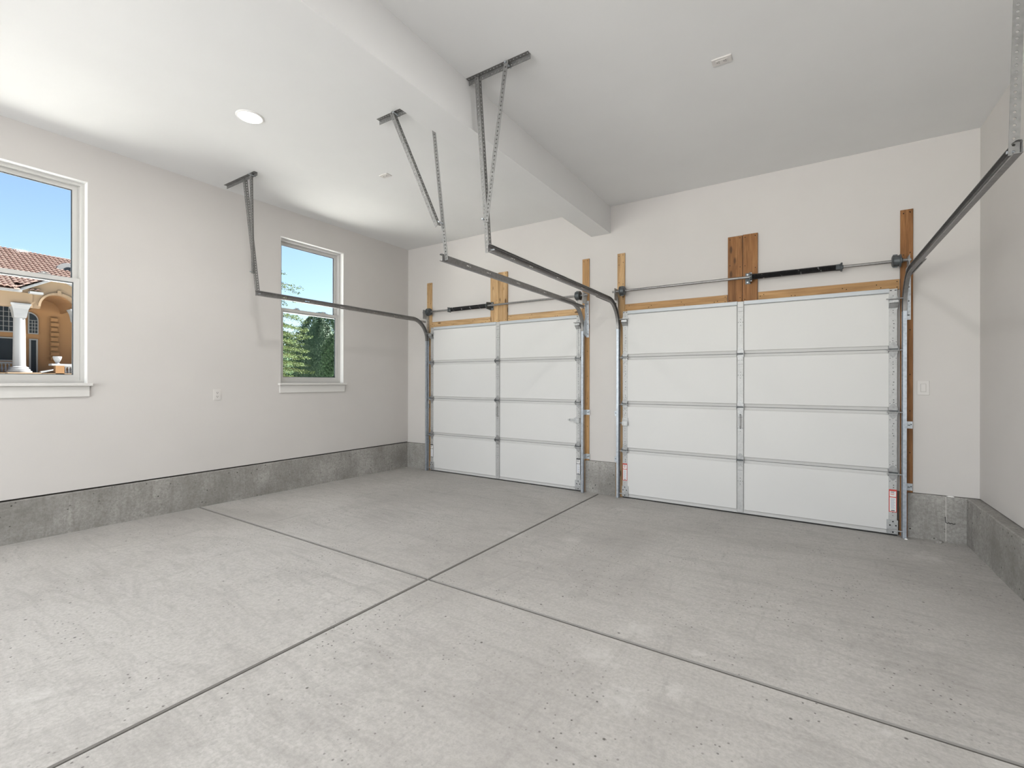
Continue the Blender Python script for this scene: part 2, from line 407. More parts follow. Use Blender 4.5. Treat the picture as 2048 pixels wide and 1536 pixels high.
# concrete curbs: slightly wavy poured faces
def curb(name, x0, x1, y0, y1, face, label, wob=.004, step=.12, z1=CT):
    """face: 'x+','x-','y-' is the side that looks into the room"""
    rnd = random.Random(hash(name) % 1000 if False else len(name)*31+int(abs(x0*100)))
    b = MB()
    if face == 'y-':
        n = max(2, int((x1-x0)/step)); pts = [(x0+(x1-x0)*i/n, y0+(rnd.uniform(-1, 1)*wob if 0 < i < n else 0)) for i in range(n+1)]
        poly = pts + [(x1, y1), (x0, y1)]
    else:
        n = max(2, int((y1-y0)/step)); xf = x1 if face == 'x+' else x0; xb = x0 if face == 'x+' else x1
        pts = [(xf+rnd.uniform(-1, 1)*wob, y0+(y1-y0)*i/n) for i in range(n+1)]
        poly = pts + [(xb, y1), (xb, y0)]
    c = .007
    cx = sum(p[0] for p in poly)/len(poly); cy = sum(p[1] for p in poly)/len(poly)
    def inset(p):
        x, y = p
        if face == 'y-': return (min(max(x, x0+c), x1-c), max(y, y0+c) if y < (y0+y1)/2 else y)
        if face == 'x+': return (x-c if x > (x0+x1)/2 else x, y)
        return (x+c if x < (x0+x1)/2 else x, y)
    bot = [(x, y, fz(y)-.06) for x, y in poly]; mid = [(x, y, z1-c) for x, y in poly]; top = [(*inset(p), z1+rnd.uniform(-.003, .001)) for p in poly]
    b.sweep([bot, mid, top])
    return tag(b.build(name, 'curb'), label, 'curb', kind='structure')
curb('baseboard_left', XL-.10, XL+.018, YR, YB+.05, 'x+', 'low bare concrete curb under the windowed wall')
curb('baseboard_back_left', XL-.05, -4.823, YB-.026, YB+.12, 'y-', 'short concrete curb in the corner beside the far garage door')
curb('baseboard_back_middle', -2.266, -1.887, YB-.022, YB+.12, 'y-', 'stubby concrete curb block between the two garage doors')
curb('baseboard_back_right', .712, XR+.05, YB-.016, YB+.12, 'y-', 'concrete curb between the nearer garage door and the corner')
curb('baseboard_right', XR-.078, XR+.12, YR, YB-.004, 'x-', 'deep concrete curb ledge along the plain wall')
cb = bpy.data.objects['baseboard_back_right']
b = MB(); b.box(.953, .956, YB-.0215, YB-.012, .01, CT-.004); b.build('form_seam', 'plate', cb)
b = MB(); pp = [(.950, .212), (.953, .165), (.962, .160), (.972, .166), (.980, .158), (.990, .165), (1.000, .157), (1.012, .163)]
for (xa, za), (xb, zb) in zip(pp, pp[1:]): b.cyl((xa, YB-.0205, za), (xb, YB-.0205, zb), .0022, 6)
b.build('dark_scuff', 'black', cb)
# little leftovers of plaster on the concrete
def blob(name, c, rx, ry, rz, label, mtl='plastic', cat='debris'):
    b = MB(); rnd = random.Random(int(abs(c[0]*1000))); n = 9
    rings = []
    for k, (h, q) in enumerate(((0, 1), (.5, .85), (1, .35))):
        rings.append([(c[0]+rx*q*math.cos(2*PI*i/n)*rnd.uniform(.75, 1.1), c[1]+ry*q*math.sin(2*PI*i/n)*rnd.uniform(.75, 1.1), c[2]+rz*h) for i in range(n)])
    b.sweep(rings); return tag(b.build(name, mtl, origin=(c[0], c[1], c[2])), label, cat)
blob('plaster_smear', (.985, YB-.006, CT-.004), .03, .009, .010, 'white plaster smear on the curb top near the corner')
blob('plaster_chip', (.690, YB-.11, fz(YB-.11)), .012, .010, .009, 'small white plaster chip on the floor at the foot of the door track')
blob('plaster_chip', (.905, YB-.06, fz(YB-.06)), .028, .02, .02, 'grey mortar lump on the floor against the corner curb', 'curb')

# ------------------------------------------------------------------ windows
def window(n):
    y0, y1 = WIN[n]
    lab = {1: 'white double-hung window showing the neighbouring house, cut by the picture edge', 2: 'white double-hung window showing trees outside, behind the track'}[n]
    w = thing('window_%d' % n, (XL, (y0+y1)/2, WZ0), lab, 'window', kind='structure')
    # painted jamb liner
    b = MB(); d0, d1, t = XL-.0005, XL-.060, .005
    b.box(d1, d0, y0, y0+t, WZ0, WZ1); b.box(d1, d0, y1-t, y1, WZ0, WZ1); b.box(d1, d0, y0+t, y1-t, WZ1-t, WZ1); b.build('jamb_liner', 'trim', w)
    # vinyl frame
    a0, a1, c0, c1 = y0+.004, y1-.004, WZ0, WZ1-.004
    b = MB(); f0, f1 = XL-.060, XL-.145
    b.plate(lambda a, z, s: ((f0, f1)[s], a, z), (a0, a1, c0, c1), [(a0+.028, a1-.028, c0+.026, c1-.028)]); b.build('frame', 'vinyl', w)
    b = MB(); b.box(XL-.103, XL-.097, a0+.028, a0+.036, c0+.026, c1-.028); b.box(XL-.103, XL-.097, a1-.036, a1-.028, c0+.026, c1-.028); b.build('parting_stop', 'vinyl', w)
    mid = 2.190; i0, i1, k0, k1 = a0+.028, a1-.028, c0+.026, c1-.028
    for nm, xa, xb, za, zb in (('lower_sash', XL-.068, XL-.096, k0, mid+.022), ('upper_sash', XL-.104, XL-.134, mid-.022, k1)):
        b = MB(); st = .042
        b.plate(lambda a, z, s: ((xa, xb)[s], a, z), (i0+.001, i1-.001, za, zb), [(i0+st, i1-st, za+.046, zb-.036)])
        sash = b.build(nm, 'vinyl', w)
        g = MB(); q = .006
        g.plate(lambda a, z, s: (xa-.008-s*.012, a, z), (i0+st-.001, i1-st+.001, za+.045, zb-.035), [(i0+st+q, i1-st-q, za+.046+q, zb-.036-q)])
        g.build('gasket', 'gasket', sash)
        p = MB(); p.box(xa-.016, xa-.012, i0+st-.002, i1-st+.002, za+.044, zb-.034); p.build('pane', 'glass', sash)
    for q in (.27, .73):
        b = MB(); yy = i0+(i1-i0)*q
        b.box(XL-.064, XL-.088, yy-.035, yy+.035, mid+.022, mid+.030); b.cyl((XL-.076, yy, mid+.030), (XL-.076, yy, mid+.040), .012); b.box(XL-.080, XL-.072, yy-.02, yy+.03, mid+.036, mid+.043)
        b.build('sash_lock', 'galv', w)
    b = MB(); b.cbox(y0-.028, y1+.028, -XL-.045, -XL+.055, WZ0-.024, WZ0, .004)
    b.v = [(-y, x, z) for x, y, z in b.v]; b.build('stool', 'stool', w)
    b = MB(); b.cbox(y0-.012, y1+.012, -XL-.016, -XL, WZ0-.116, WZ0-.024, .002)
    b.v = [(-y, x, z) for x, y, z in b.v]; b.build('apron', 'stool', w)
window(1); window(2)

# ------------------------------------------------------------------ wooden boards round the doors
YWF = YB-.016                                                      # board face
def nails(parent, pts, face):
    b = MB()
    for x, z in pts: b.cyl((x, face-.0008, z), (x, face+.004, z), .0042, 8)
    o = b.build('nail_heads', 'black', parent); o['kind'] = 'stuff'
def board(name, x0, x1, z0, z1, m, label, face=YWF, foot=None, npts=None):
    b = MB(); b.cbox(x0, x1, face, YB+.004, z0, z1, .0025)
    if foot: b.box(foot[0], foot[1], face, YB+.018, fz(YB), z0+.001)
    o = tag(b.build(name, m, origin=((x0+x1)/2, YB, z0)), label, 'board', 'wooden boards framing the garage doors')
    if npts is None:
        rnd = random.Random(int(abs(x0*977)+z1*31)); npts = []
        if z1-z0 > x1-x0:
            z = z0+.03
            while z < z1-.02: npts += [(x0+.02, z), (x1-.02, z+rnd.uniform(-.03, .03))]; z += rnd.uniform(.18, .42)
            npts += [(x0+.02, z1-.03), (x1-.022, z1-.022)]
        else:
            x = x0+.02
            while x < x1-.02: npts += [(x, rnd.uniform(z0+.02, z1-.02)), (x+.03, rnd.uniform(z0+.02, z1-.02))]; x += rnd.uniform(.2, .4)
            npts += [(x1-.02, z0+.02), (x1-.02, z1-.02)]
    nails(o, npts, face); return o
for n, who in ((1, 'far'), (2, 'nearer')):
    c = DOORS[n]; v = 'pine_v' if n == 1 else 'fir_m'; hz = 'pine_h' if n == 1 else 'fir_h'
    pl = (-4.853, -4.757) if n == 1 else (-1.870, -1.781)
    pr = (-2.310, -2.221) if n == 1 else (.662, .746)
    board('jamb_board', pl[0], pl[1], CT+.004 if n == 1 else CT+.002, 2.810, v if n == 1 else 'pine_v',
          'upright pale pine board between the corner and the far garage door' if n == 1 else 'upright yellowish board on the pillar at the nearer garage door',
          foot=((-4.822, -4.757) if n == 1 else (-1.886, -1.781)))
    board('jamb_board', pr[0], pr[1], CT+.002, 2.808, 'fir_m' if n == 1 else 'fir_v',
          'upright orange-brown board on the pillar at the far garage door' if n == 1 else 'upright dark brown board beside the light switch',
          foot=((-2.310, -2.267) if n == 1 else (.662, .711)))
    p0, pm, p1 = (-3.668, -3.539, -3.395) if n == 1 else (-.697, -.562, -.428)
    h0, h1 = 2.128, 2.217
    for x0, x1, w in ((pl[1]+.002, p0-.006, 'corner side'), (p1+.003, pr[0]-.002, 'pillar side')):
        lab = {('far', 'corner side'): 'level pine board above the far garage door, on the spring side',
               ('far', 'pillar side'): 'level pine board above the far garage door, below the bare shaft',
               ('nearer', 'corner side'): 'level orange board above the nearer garage door, below the bare shaft',
               ('nearer', 'pillar side'): 'level orange board above the nearer garage door, below the black spring'}[(who, w)]
        board('header_board', x0, x1, h0, h1, hz, lab)
    top = 2.800
    if n == 1:
        board('spring_pad_board', p0, pm-.001, h0-.004, top-.004, 'pine_v', 'pale pine spring pad board holding the anchor bracket, far door', face=YWF-.012)
        board('spring_pad_board', pm+.001, p1, h0-.004, top+.003, 'pine_v', 'pale pine spring pad board without bracket, far door', face=YWF-.012)
    else:
        board('spring_pad_board', p0, pm-.002, h0-.004, top, 'fir_v', 'brown spring pad board crossed by the bare shaft, nearer door', face=YWF-.012)
        board('spring_pad_board', pm+.002, p1, h0-.004, top+.004, 'fir_v', 'brown spring pad board holding the anchor bracket, nearer door', face=YWF-.012)

# ------------------------------------------------------------------ garage doors
YD = 5.125                                                         # inner face
SEAM = [.016, .545, 1.076, 1.608, 2.136]
def hinge(parent, x, z, side):
    """side -1 / +1: end hinge with roller towards that side, 0: centre hinge"""
    b = MB(); y = YD-.004
    for s in (1, -1):
        w0, w1, h = .033, .012, .066
        pts = [(x-w0, y-.003, z+s*.006), (x+w0, y-.003, z+s*.006), (x+w0, y-.003, z+s*.026), (x+w1, y-.003, z+s*(h-.006)), (x, y-.003, z+s*h), (x-w1, y-.003, z+s*(h-.006)), (x-w0, y-.003, z+s*.026)]
        b.prism(pts, (0, .004, 0))
        b.cyl((x, y-.006, z+s*.022), (x, y+.002, z+s*.022), .006, 8); b.cyl((x, y-.006, z+s*.050), (x, y+.002, z+s*.050), .006, 8)
    for sx in (-1, 1):                                             # upstanding ears
        b.prism([(x+sx*.034, y+.001, z-.032), (x+sx*.034, y-.034, z-.010), (x+sx*.034, y-.034, z+.010), (x+sx*.034, y+.001, z+.034)], (-sx*.003, 0, 0))
    o = b.build('hinge', 'hinge', parent)
    p = MB(); p.cyl((x-.036, y-.026, z), (x+.036, y-.026, z), .0065, 10); p.build('hinge_pin', 'drum', o)
    if side: roller(parent, x-side*.045, x, z-.008, side, YD-.034)
    return o
def roller(parent, xa, x, z, side, y):
    b = MB(); end = x+side*.078
    b.cyl((xa, y, z), (end, y, z), .0052, 10)
    b.lathe((end-side*.006, y, z), (side, 0, 0), [(0, .010), (.002, .021), (.010, .021), (.012, .010)], 16)
    b.build('roller', 'galv', parent, smooth=True)
def holes(parent, x, z0, z1, seed, end=True):
    b = MB(); rnd = random.Random(seed); y = YD-.0048
    L = z1-z0
    if end:
        for q in (.10, .14, .18, .30, .35, .42, .47, .60, .64, .70, .76, .80, .88): 
            b.cyl((x+rnd.choice((-.004, 0, .0, .008)), y, z0+L*q), (x, y+.004, z0+L*q), .0032, 6)
        for q in (.12, .86):
            for dx in (-.02, .02): b.cyl((x+dx, y, z0+L*q), (x+dx, y+.004, z0+L*q), .003, 6)
    else:
        for dx, dz in ((0, .03), (0, 0), (0, -.03), (-.02, 0), (.02, 0)): b.cyl((x+dx, y, z0+L*.60+dz), (x+dx, y+.004, z0+L*.60+dz), .0034, 6)
        for dz in (.11, .15): b.box(x-.022, x+.022, y+.0002, y+.003, z0+L*.60+dz-.001, z0+L*.60+dz+.001)
    o = b.build('punched_holes', 'black', parent); o['kind'] = 'stuff'
def garage_door(n):
    c = DOORS[n]
    d = thing('door_%d' % n, (c, YB-.02, fz(YB)),
              {1: 'far white sectional garage door of four sections, near the windowed wall', 2: 'nearer white sectional garage door of four sections with red bordered labels'}[n], 'garage door', kind='structure')
    x0, x1 = c-DW, c+DW; sw = .058
    for k in range(4):
        z0, z1 = SEAM[k]+.0025, SEAM[k+1]-.0025
        b = MB(); b.box(x0, x1, YD+.018, YB-.001, z0, z1)           # steel skin
        # rolled rails along the top and bottom edge, sloping towards the joint
        for za, zb, in ((z0, z0+.026), (z1, z1-.024)):
            zt = min(za, zb); zb2 = max(za, zb); low = za < zb
            ya, yb = (YD+.0075, YD+.003) if low else (YD+.003, YD+.0075)
            b.add([(x0+.002, YD+.02, zt), (x1-.002, YD+.02, zt), (x1-.002, YD+.02, zb2), (x0+.002, YD+.02, zb2), (x0+.002, ya, zt), (x1-.002, ya, zt), (x1-.002, yb, zb2), (x0+.002, yb, zb2)],
                  [(0,1,2,3), (4,7,6,5), (0,4,5,1), (3,2,6,7), (0,3,7,4), (1,5,6,2)])
        sec = b.build('section', 'rail', d)
        for xa, xb in ((x0+sw-.004, c-.031), (c+.031, x1-sw+.004)):
            b = MB(); b.cbox(xa, xb, YD-.002, YD+.02, z0+.027, z1-.025 if k < 3 else z1-.040, .006); b.build('panel', 'door', sec)
        for xs, e in ((x0+.003+sw/2, True), (x1-.003-sw/2, True), (c, False)):
            b = MB(); b.cbox(xs-sw/2 if e else xs-.028, xs+sw/2 if e else xs+.028, YD-.004, YD+.019, z0+.001, z1-.001, .0025)
            st = b.build('stile', 'galv_stile', sec); holes(st, xs, z0, z1, k*7+n, e)
    b = MB(); b.cbox(x0+sw, c-.030, YD-.005, YD+.02, SEAM[4]-.038, SEAM[4], .003); b.cbox(c+.030, x1-sw, YD-.005, YD+.02, SEAM[4]-.038, SEAM[4], .003); b.build('top_rail', 'toprail', d)
    b = MB(); b.cbox(x0, x1, YD+.004, YB-.004, fz(YD)+.012, SEAM[0]+.010, .004); b.build('bottom_retainer', 'rail', d)
    b = MB(); b.cyl((x0, YD+.022, fz(YD)+.009), (x1, YD+.022, fz(YD)+.009), .014, 12); b.build('weather_seal', 'rubber', d, smooth=True)
    b = MB()
    for k in (1, 2, 3): b.box(x0+.004, x1-.004, YD+.012, YB-.003, SEAM[k]-.004, SEAM[k]+.004)
    b.build('joint_gasket', 'seam', d)['kind'] = 'stuff'
    xe0, xe1 = x0+.003+sw/2, x1-.003-sw/2
    for k in (1, 2, 3):
        hinge(d, xe0, SEAM[k], -1); hinge(d, xe1, SEAM[k], 1); hinge(d, c, SEAM[k], 0)
    for xs, s in ((xe0, -1), (xe1, 1)):
        # top fixture
        b = MB(); z = SEAM[4]-.125
        b.box(xs-.031, xs+.031, YD-.007, YD-.003, z-.055, z+.055); b.box(xs-.031, xs+.031, YD-.050, YD-.004, z+.018, z+.022)
        b.box(xs-.031, xs+.031, YD-.050, YD-.046, z-.010, z+.022); b.prism([(xs-.031, YD-.004, z-.05), (xs-.031, YD-.05, z-.01), (xs-.031, YD-.05, z-.006), (xs-.031, YD-.004, z-.046)], (.062, 0, 0))
        b.build('top_fixture', 'galv', d); roller(d, xs-s*.05, xs, z+.03, s, YD-.040)
        b = MB(); z = SEAM[4]-.018
        for dx in (-.016, .016): b.box(xs+dx-.007, xs+dx+.007, YD-.0052, YD, z-.003, z+.003)
        o = b.build('slots', 'black', d); o['kind'] = 'stuff'
        # bottom bracket
        b = MB(); z = SEAM[0]+.004
        b.box(xs-.034-(.008 if s > 0 else 0), xs+.034+(.008 if s < 0 else 0), YD-.010, YD-.004, z, z+.118); b.build('bottom_bracket', 'galv', d)
        b = MB()
        for dx, dz in ((0, .105), (-.02, .072), (.02, .072), (.0, .014)): b.cyl((xs+dx, YD-.0112, z+dz), (xs+dx, YD-.005, z+dz), .006, 10)
        o = b.build('bolt_holes', 'black', d); o['kind'] = 'stuff'
        roller(d, xs-s*.048, xs, z+.035, s, YD-.036)
        # caution label
        if True:
            b = MB(); y = YD-.0046; za, zb = (.205, .400) if s > 0 else (.200, .395)
            b.box(xs-.0265, xs+.0265, y-.0006, y+.002, za, zb, 0)
            b.box(xs-.0215, xs+.0215, y-.0012, y, za+.133, zb-.014, 1); b.box(xs-.0215, xs+.0215, y-.0012, y, za+.006, za+.126, 1)
            for i in range(4): b.box(xs-.016, xs+.012-.004*(i % 2), y-.0016, y, zb-.020-i*.009, zb-.0165-i*.009, 3 if i < 2 else 0)
            for i in range(11): b.box(xs-.015, xs+.015-.003*(i % 3), y-.0016, y, za+.030+i*.0083, za+.0335+i*.0083, 2)
            b.box(xs-.012, xs+.013, y-.0016, y, za+.011, za+.018, 3)
            b.build('caution_label', ['red' if n == 2 else 'ink', 'paper', 'print', 'ink'], d)
    # lift handle on the centre stile
    b = MB(); z = .930
    b.box(c-.016, c+.016, YD-.006, YD-.003, z+.055, z+.085); b.box(c-.016, c+.016, YD-.006, YD-.003, z-.085, z-.055)
    prev = None; pts = [(c, YD-.006, z+.07), (c, YD-.03, z+.06), (c, YD-.038, z+.04), (c, YD-.038, z-.04), (c, YD-.03, z-.06), (c, YD-.006, z-.07)]
    for p, q in zip(pts, pts[1:]): b.cyl(p, q, .007, 10)
    b.build('lift_handle', 'galv', d, smooth=True)
    # slide lock
    z = .860
    b = MB()
    if n == 1:
        xs = xe1
        b.box(xs-.035, xs+.028, YD-.008, YD-.003, z-.04, z+.04); b.box(xs-.045, xs+.022, YD-.034, YD-.008, z-.028, z+.028); b.box(xs-.115, xs-.04, YD-.026, YD-.018, z-.006, z+.014); b.cyl((xs-.115, YD-.04, z+.004), (xs-.115, YD-.012, z+.004), .012, 10)
        b.box(xs+.022, xs+.034, YD-.028, YD-.012, z-.018, z+.018)
    else:
        xs = xe0
        b.box(xs-.03, xs+.035, YD-.010, YD-.003, z-.015, z+.055); b.box(xs-.026, xs+.038, YD-.036, YD-.010, z-.030, z+.018); b.cyl((xs-.06, YD-.02, z-.004), (xs-.02, YD-.02, z-.004), .008, 10)
        for i in range(5): b.box(xs-.022+i*.011, xs-.016+i*.011, YD-.014, YD-.009, z+.022, z+.045)
    b.build('slide_lock', 'galv', d)
    return d
garage_door(1); garage_door(2)

# ------------------------------------------------------------------ tracks
ZV, RT, YT = 1.930, .300, YD-.034                                   # straight height, bend radius, centre line
YEND = 2.560
def c_profile(t=.0018):
    """C profile, a = away from the web (towards the door), b = across"""
    o = [(.026, .0190), (.026, .0255), (0, .0255), (0, -.0200), (.004, -.0262), (.012, -.0290), (.022, -.0275), (.029, -.0205)]
    i = [(.0272, -.0195), (.0212, -.0257), (.0124, -.0270), (.0052, -.0247), (t, -.0195), (t, .0237), (.0242, .0237), (.0242, .0190)]
    return o+i
def lips():
    return ([(.026, .0190), (.026, .0255), (0, .0255), (0, .0237), (.0242, .0237), (.0242, .0190)],
            [(0, -.0185), (0, -.0200), (.004, -.0262), (.012, -.0290), (.022, -.0275), (.029, -.0205), (.0272, -.0195), (.0212, -.0257), (.0124, -.0270), (.0052, -.0247), (.0018, -.0195), (.0018, -.0185)])
def track(n, side, label):
    """side +1: right-hand edge of the door"""
    xw = DOORS[n]+side*(DW+.052); sg = -side
    root = thing('door_track', (xw, YT, fz(YT)), label, 'track', 'curved steel tracks guiding the two garage doors')
    prof = c_profile()
    def ring(y, z, by, bz, pr): return [(xw+sg*a, y+by*b_, z+bz*b_) for a, b_ in pr]
    # vertical piece: outside lip towards the wall
    b = MB(); b.sweep([ring(YT, z, -1, 0, prof) for z in (fz(YT)+.004, 1.0, ZV)]); b.build('vertical_track', 'vtrack', root, smooth=True)
    # curved and horizontal piece
    b = MB(); rings = []
    for i in range(13):
        t = PI/2*i/12
        rings.append(ring(YT-RT+RT*math.cos(t), ZV+.002+RT*math.sin(t), -math.cos(t), -math.sin(t), [(a, q) for a, q in prof]))
    b.sweep(rings)
    ya = YT-RT; za = ZV+.002+RT; rise = .004
    for pr in lips():
        b.sweep([[(xw+sg*a, y, z-q) for a, q in pr] for y, z in ((ya, za), (YEND, za+rise))])
    hl = []
    for q in (.14, .26, .47, .70, .86):
        y = YEND+(ya-YEND)*q
        for k in (-1, 0, 1.4): hl.append((y+k*.017-.005, y+k*.017+.005, -.0035, .0035))
    b.plate(lambda y, q, s: (xw+sg*(.0018*s), y, za+rise*(ya-y)/(ya-YEND)+q), (YEND, ya, -.0240, .0190), hl)
    h = b.build('horizontal_track', 'track', root, smooth=True)
    bo = MB(); bo.cyl((xw-side*.004, YT-.004, ZV-.012), (xw+side*.012, YT-.004, ZV-.012), .007, 8); bo.build('bolt', 'zinc', root)
    # flag angle that ties the bend to the jamb board
    post = ((-4.853, -4.757), (-2.310, -2.221))[(side+1)//2] if n == 1 else ((-1.870, -1.781), (.662, .746))[(side+1)//2]
    wx = xw+side*.003
    b = MB(); x_out = min(max(wx+side*.034, post[0]), post[1])
    b.box(wx, x_out, YWF-.0035, YWF-.0002, 1.86, 2.30)
    b.prism([(wx, YWF-.001, 1.86), (wx, YT-.022, 1.90), (wx, YT-.022, 1.99), (wx, YWF-.04, 2.10), (wx, YWF-.055, 2.30), (wx, YWF-.001, 2.30)], (side*.0025, 0, 0))
    fa = b.build('flag_bracket', 'zinc', root)
    for z in (1.90, 2.02, 2.14, 2.26):
        b = MB(); b.cyl((wx+side*.020, YWF-.006, z), (wx+side*.020, YWF, z), .006, 8); b.build('bolt', 'drum', fa)
    # stiffening angle along the bend
    perf_angle((xw+side*.004, YT-.012, za-.005), (xw+side*.004, ya-.32, za-.002), (side, 0, 0), (0, 0, -1), 'stiffening_angle', 'track', root, leg=.026, pitch=.03, hole=.008)
    # jamb brackets
    for z in (.430, .960):
        b = MB(); b.box(xw, xw+side*.0025, YT-.014, YWF-.001, z-.03, z+.03)
        b.box(xw, xw+side*.050, YWF-.003, YWF-.0002, z-.03, z+.03)
        jb = b.build('jamb_bracket', 'zinc', root)
        b = MB(); b.box(xw+side*.018, xw+side*.034, YWF-.0045, YWF-.002, z-.006, z+.002); b.cyl((xw+side*.040, YWF-.0055, z+.004), (xw+side*.040, YWF-.002, z+.004), .0055, 8); b.build('screw', 'drum', jb)
    return root
def perf_angle(p0, p1, da, db, name, m, parent, leg=.032, t=.0022, pitch=.0254, hole=.0105):
    """perforated steel angle from p0 to p1 with legs along da and db"""
    p0 = Vector(p0); p1 = Vector(p1); ax = (p1-p0); L = ax.length; ax.normalize()
    b = MB()
    da = Vector(da); da = (da-ax*da.dot(ax)).normalized(); db = Vector(db); db = (db-ax*db.dot(ax)-da*db.dot(da)).normalized()
    n = max(2, int(round(L/pitch))); pt = L/n; r = hole/2
    oc = [(math.cos(PI/4*k), math.sin(PI/4*k)) for k in range(8)]
    for d, nn in ((da, db), (db, da)):
        for i in range(n):
            cx = (i+.5)*pt; cy = leg*.55
            outer = [(pt/2, leg-cy), (pt/2, leg-cy), (0, leg-cy), (-pt/2, leg-cy), (-pt/2, 0), (-pt/2, -cy), (0, -cy), (pt/2, -cy)]
            outer[0] = (pt/2, 0)
            vs = []
            for lay in (0, t):
                vs += [p0+ax*(cx+u*1.0)+d*(cy+w)+nn*lay for u, w in outer]
                vs += [p0+ax*(cx+r*u)+d*(cy+r*w)+nn*lay for u, w in oc]
            fs = []
            for k in range(8):
                j = (k+1) % 8
                fs += [(k, j, 8+j, 8+k), (16+k, 24+k, 24+j, 16+j), (8+k, 8+j, 24+j, 24+k)]
            fs += [(1, 2, 18, 17), (2, 3, 19, 18)]
            if i == 0: fs += [(3, 4, 20, 19), (4, 5, 21, 20)]
            if i == n-1: fs += [(0, 1, 17, 16), (7, 0, 16, 23)]
            b.add(vs, fs)
    return b.build(name, m, parent, recalc=False)
track(1, -1, 'galvanised door track crossing in front of the tree window')
track(1, 1, 'door track at the pillar edge of the far garage door')
track(2, -1, 'door track at the pillar edge of the nearer garage door')
track(2, 1, 'door track climbing beside the dark brown board and plain wall')

# ------------------------------------------------------------------ hangers
ZT = ZV+.006+RT
def hanger(label, xt, side, ceil, a_top, brace, da=None):
    """xt web of track; ceil (x0,x1,y); a_top (x,y); brace ((x,y) at ceiling, z on the hanger)"""
    x0, x1, yc = ceil
    root = thing('track_hanger', ((x0+x1)/2, yc, ZT-.03), label, 'hanger', 'perforated steel hangers holding the track ends')
    perf_angle((x0, yc+.034, ZC-.0005), (x1, yc+.034, ZC-.0005), (0, -1, 0), (0, 0, -1), 'ceiling_angle', 'angle', root)
    pa = Vector((xt+side*.004, YEND+.022, ZT-.022)); pb = Vector((a_top[0], a_top[1], ZC-.006))
    perf_angle(pa, pb, (da or side, 0, 0), (0, 1, 0), 'hanger_angle', 'angle', root)
    if brace:
        (bx, by), bz = brace
        q = pa+(pb-pa)*((bz-pa.z)/(pb.z-pa.z))
        perf_angle(q+Vector((0, -.037, 0)), (bx, by-.03, ZC-.006), (1 if bx > q.x else -1, 0, 0), (0, 1, 0), 'brace_angle', 'angle', root)
        b = MB(); b.cyl(q+Vector((side*.012, -.045, .02)), q+Vector((side*.012, .012, .02)), .006, 8); b.build('bolt', 'zinc', root)
        b = MB(); b.cyl((bx+.012, yc-.02, ZC-.022), (bx+.012, yc+.05, ZC-.022), .006, 8); b.build('bolt', 'zinc', root)
    b = MB(); b.cyl((xt-side*.030, YEND+.034, ZT-.004), (xt+side*.018, YEND+.034, ZT-.004), .006, 8); b.lathe((xt+side*.010, YEND+.034, ZT-.004), (side, 0, 0), [(0, .010), (.006, .010)], 6); b.build('bolt', 'zinc', root)
    return root
XT = {(n, s): DOORS[n]+s*(DW+.052) for n in (1, 2) for s in (-1, 1)}
hanger('perforated hanger in front of the windowed wall, holding the track at the tree window', XT[1, -1], -1, (-5.150, -4.560, 2.415), (-4.790, 2.44), ((-4.630, 2.44), 2.43))
hanger('perforated hanger with a long slanted brace beside the ceiling beam, lit from behind', XT[1, 1], 1, (-2.850, -2.215, 2.455), (-2.385, 2.56), ((-2.655, 2.47), 2.47))
hanger('dark perforated hanger bolted to the ceiling against the beam, over the nearer bay', XT[2, -1], -1, (-1.958, -1.470, 2.455), (-1.868, 2.475), ((-1.640, 2.475), 2.41))
hanger('perforated hanger at the very edge of the picture by the plain wall', XT[2, 1]-.008, 1, (.40, .98, 2.44), (.700, 2.52), None, -1)

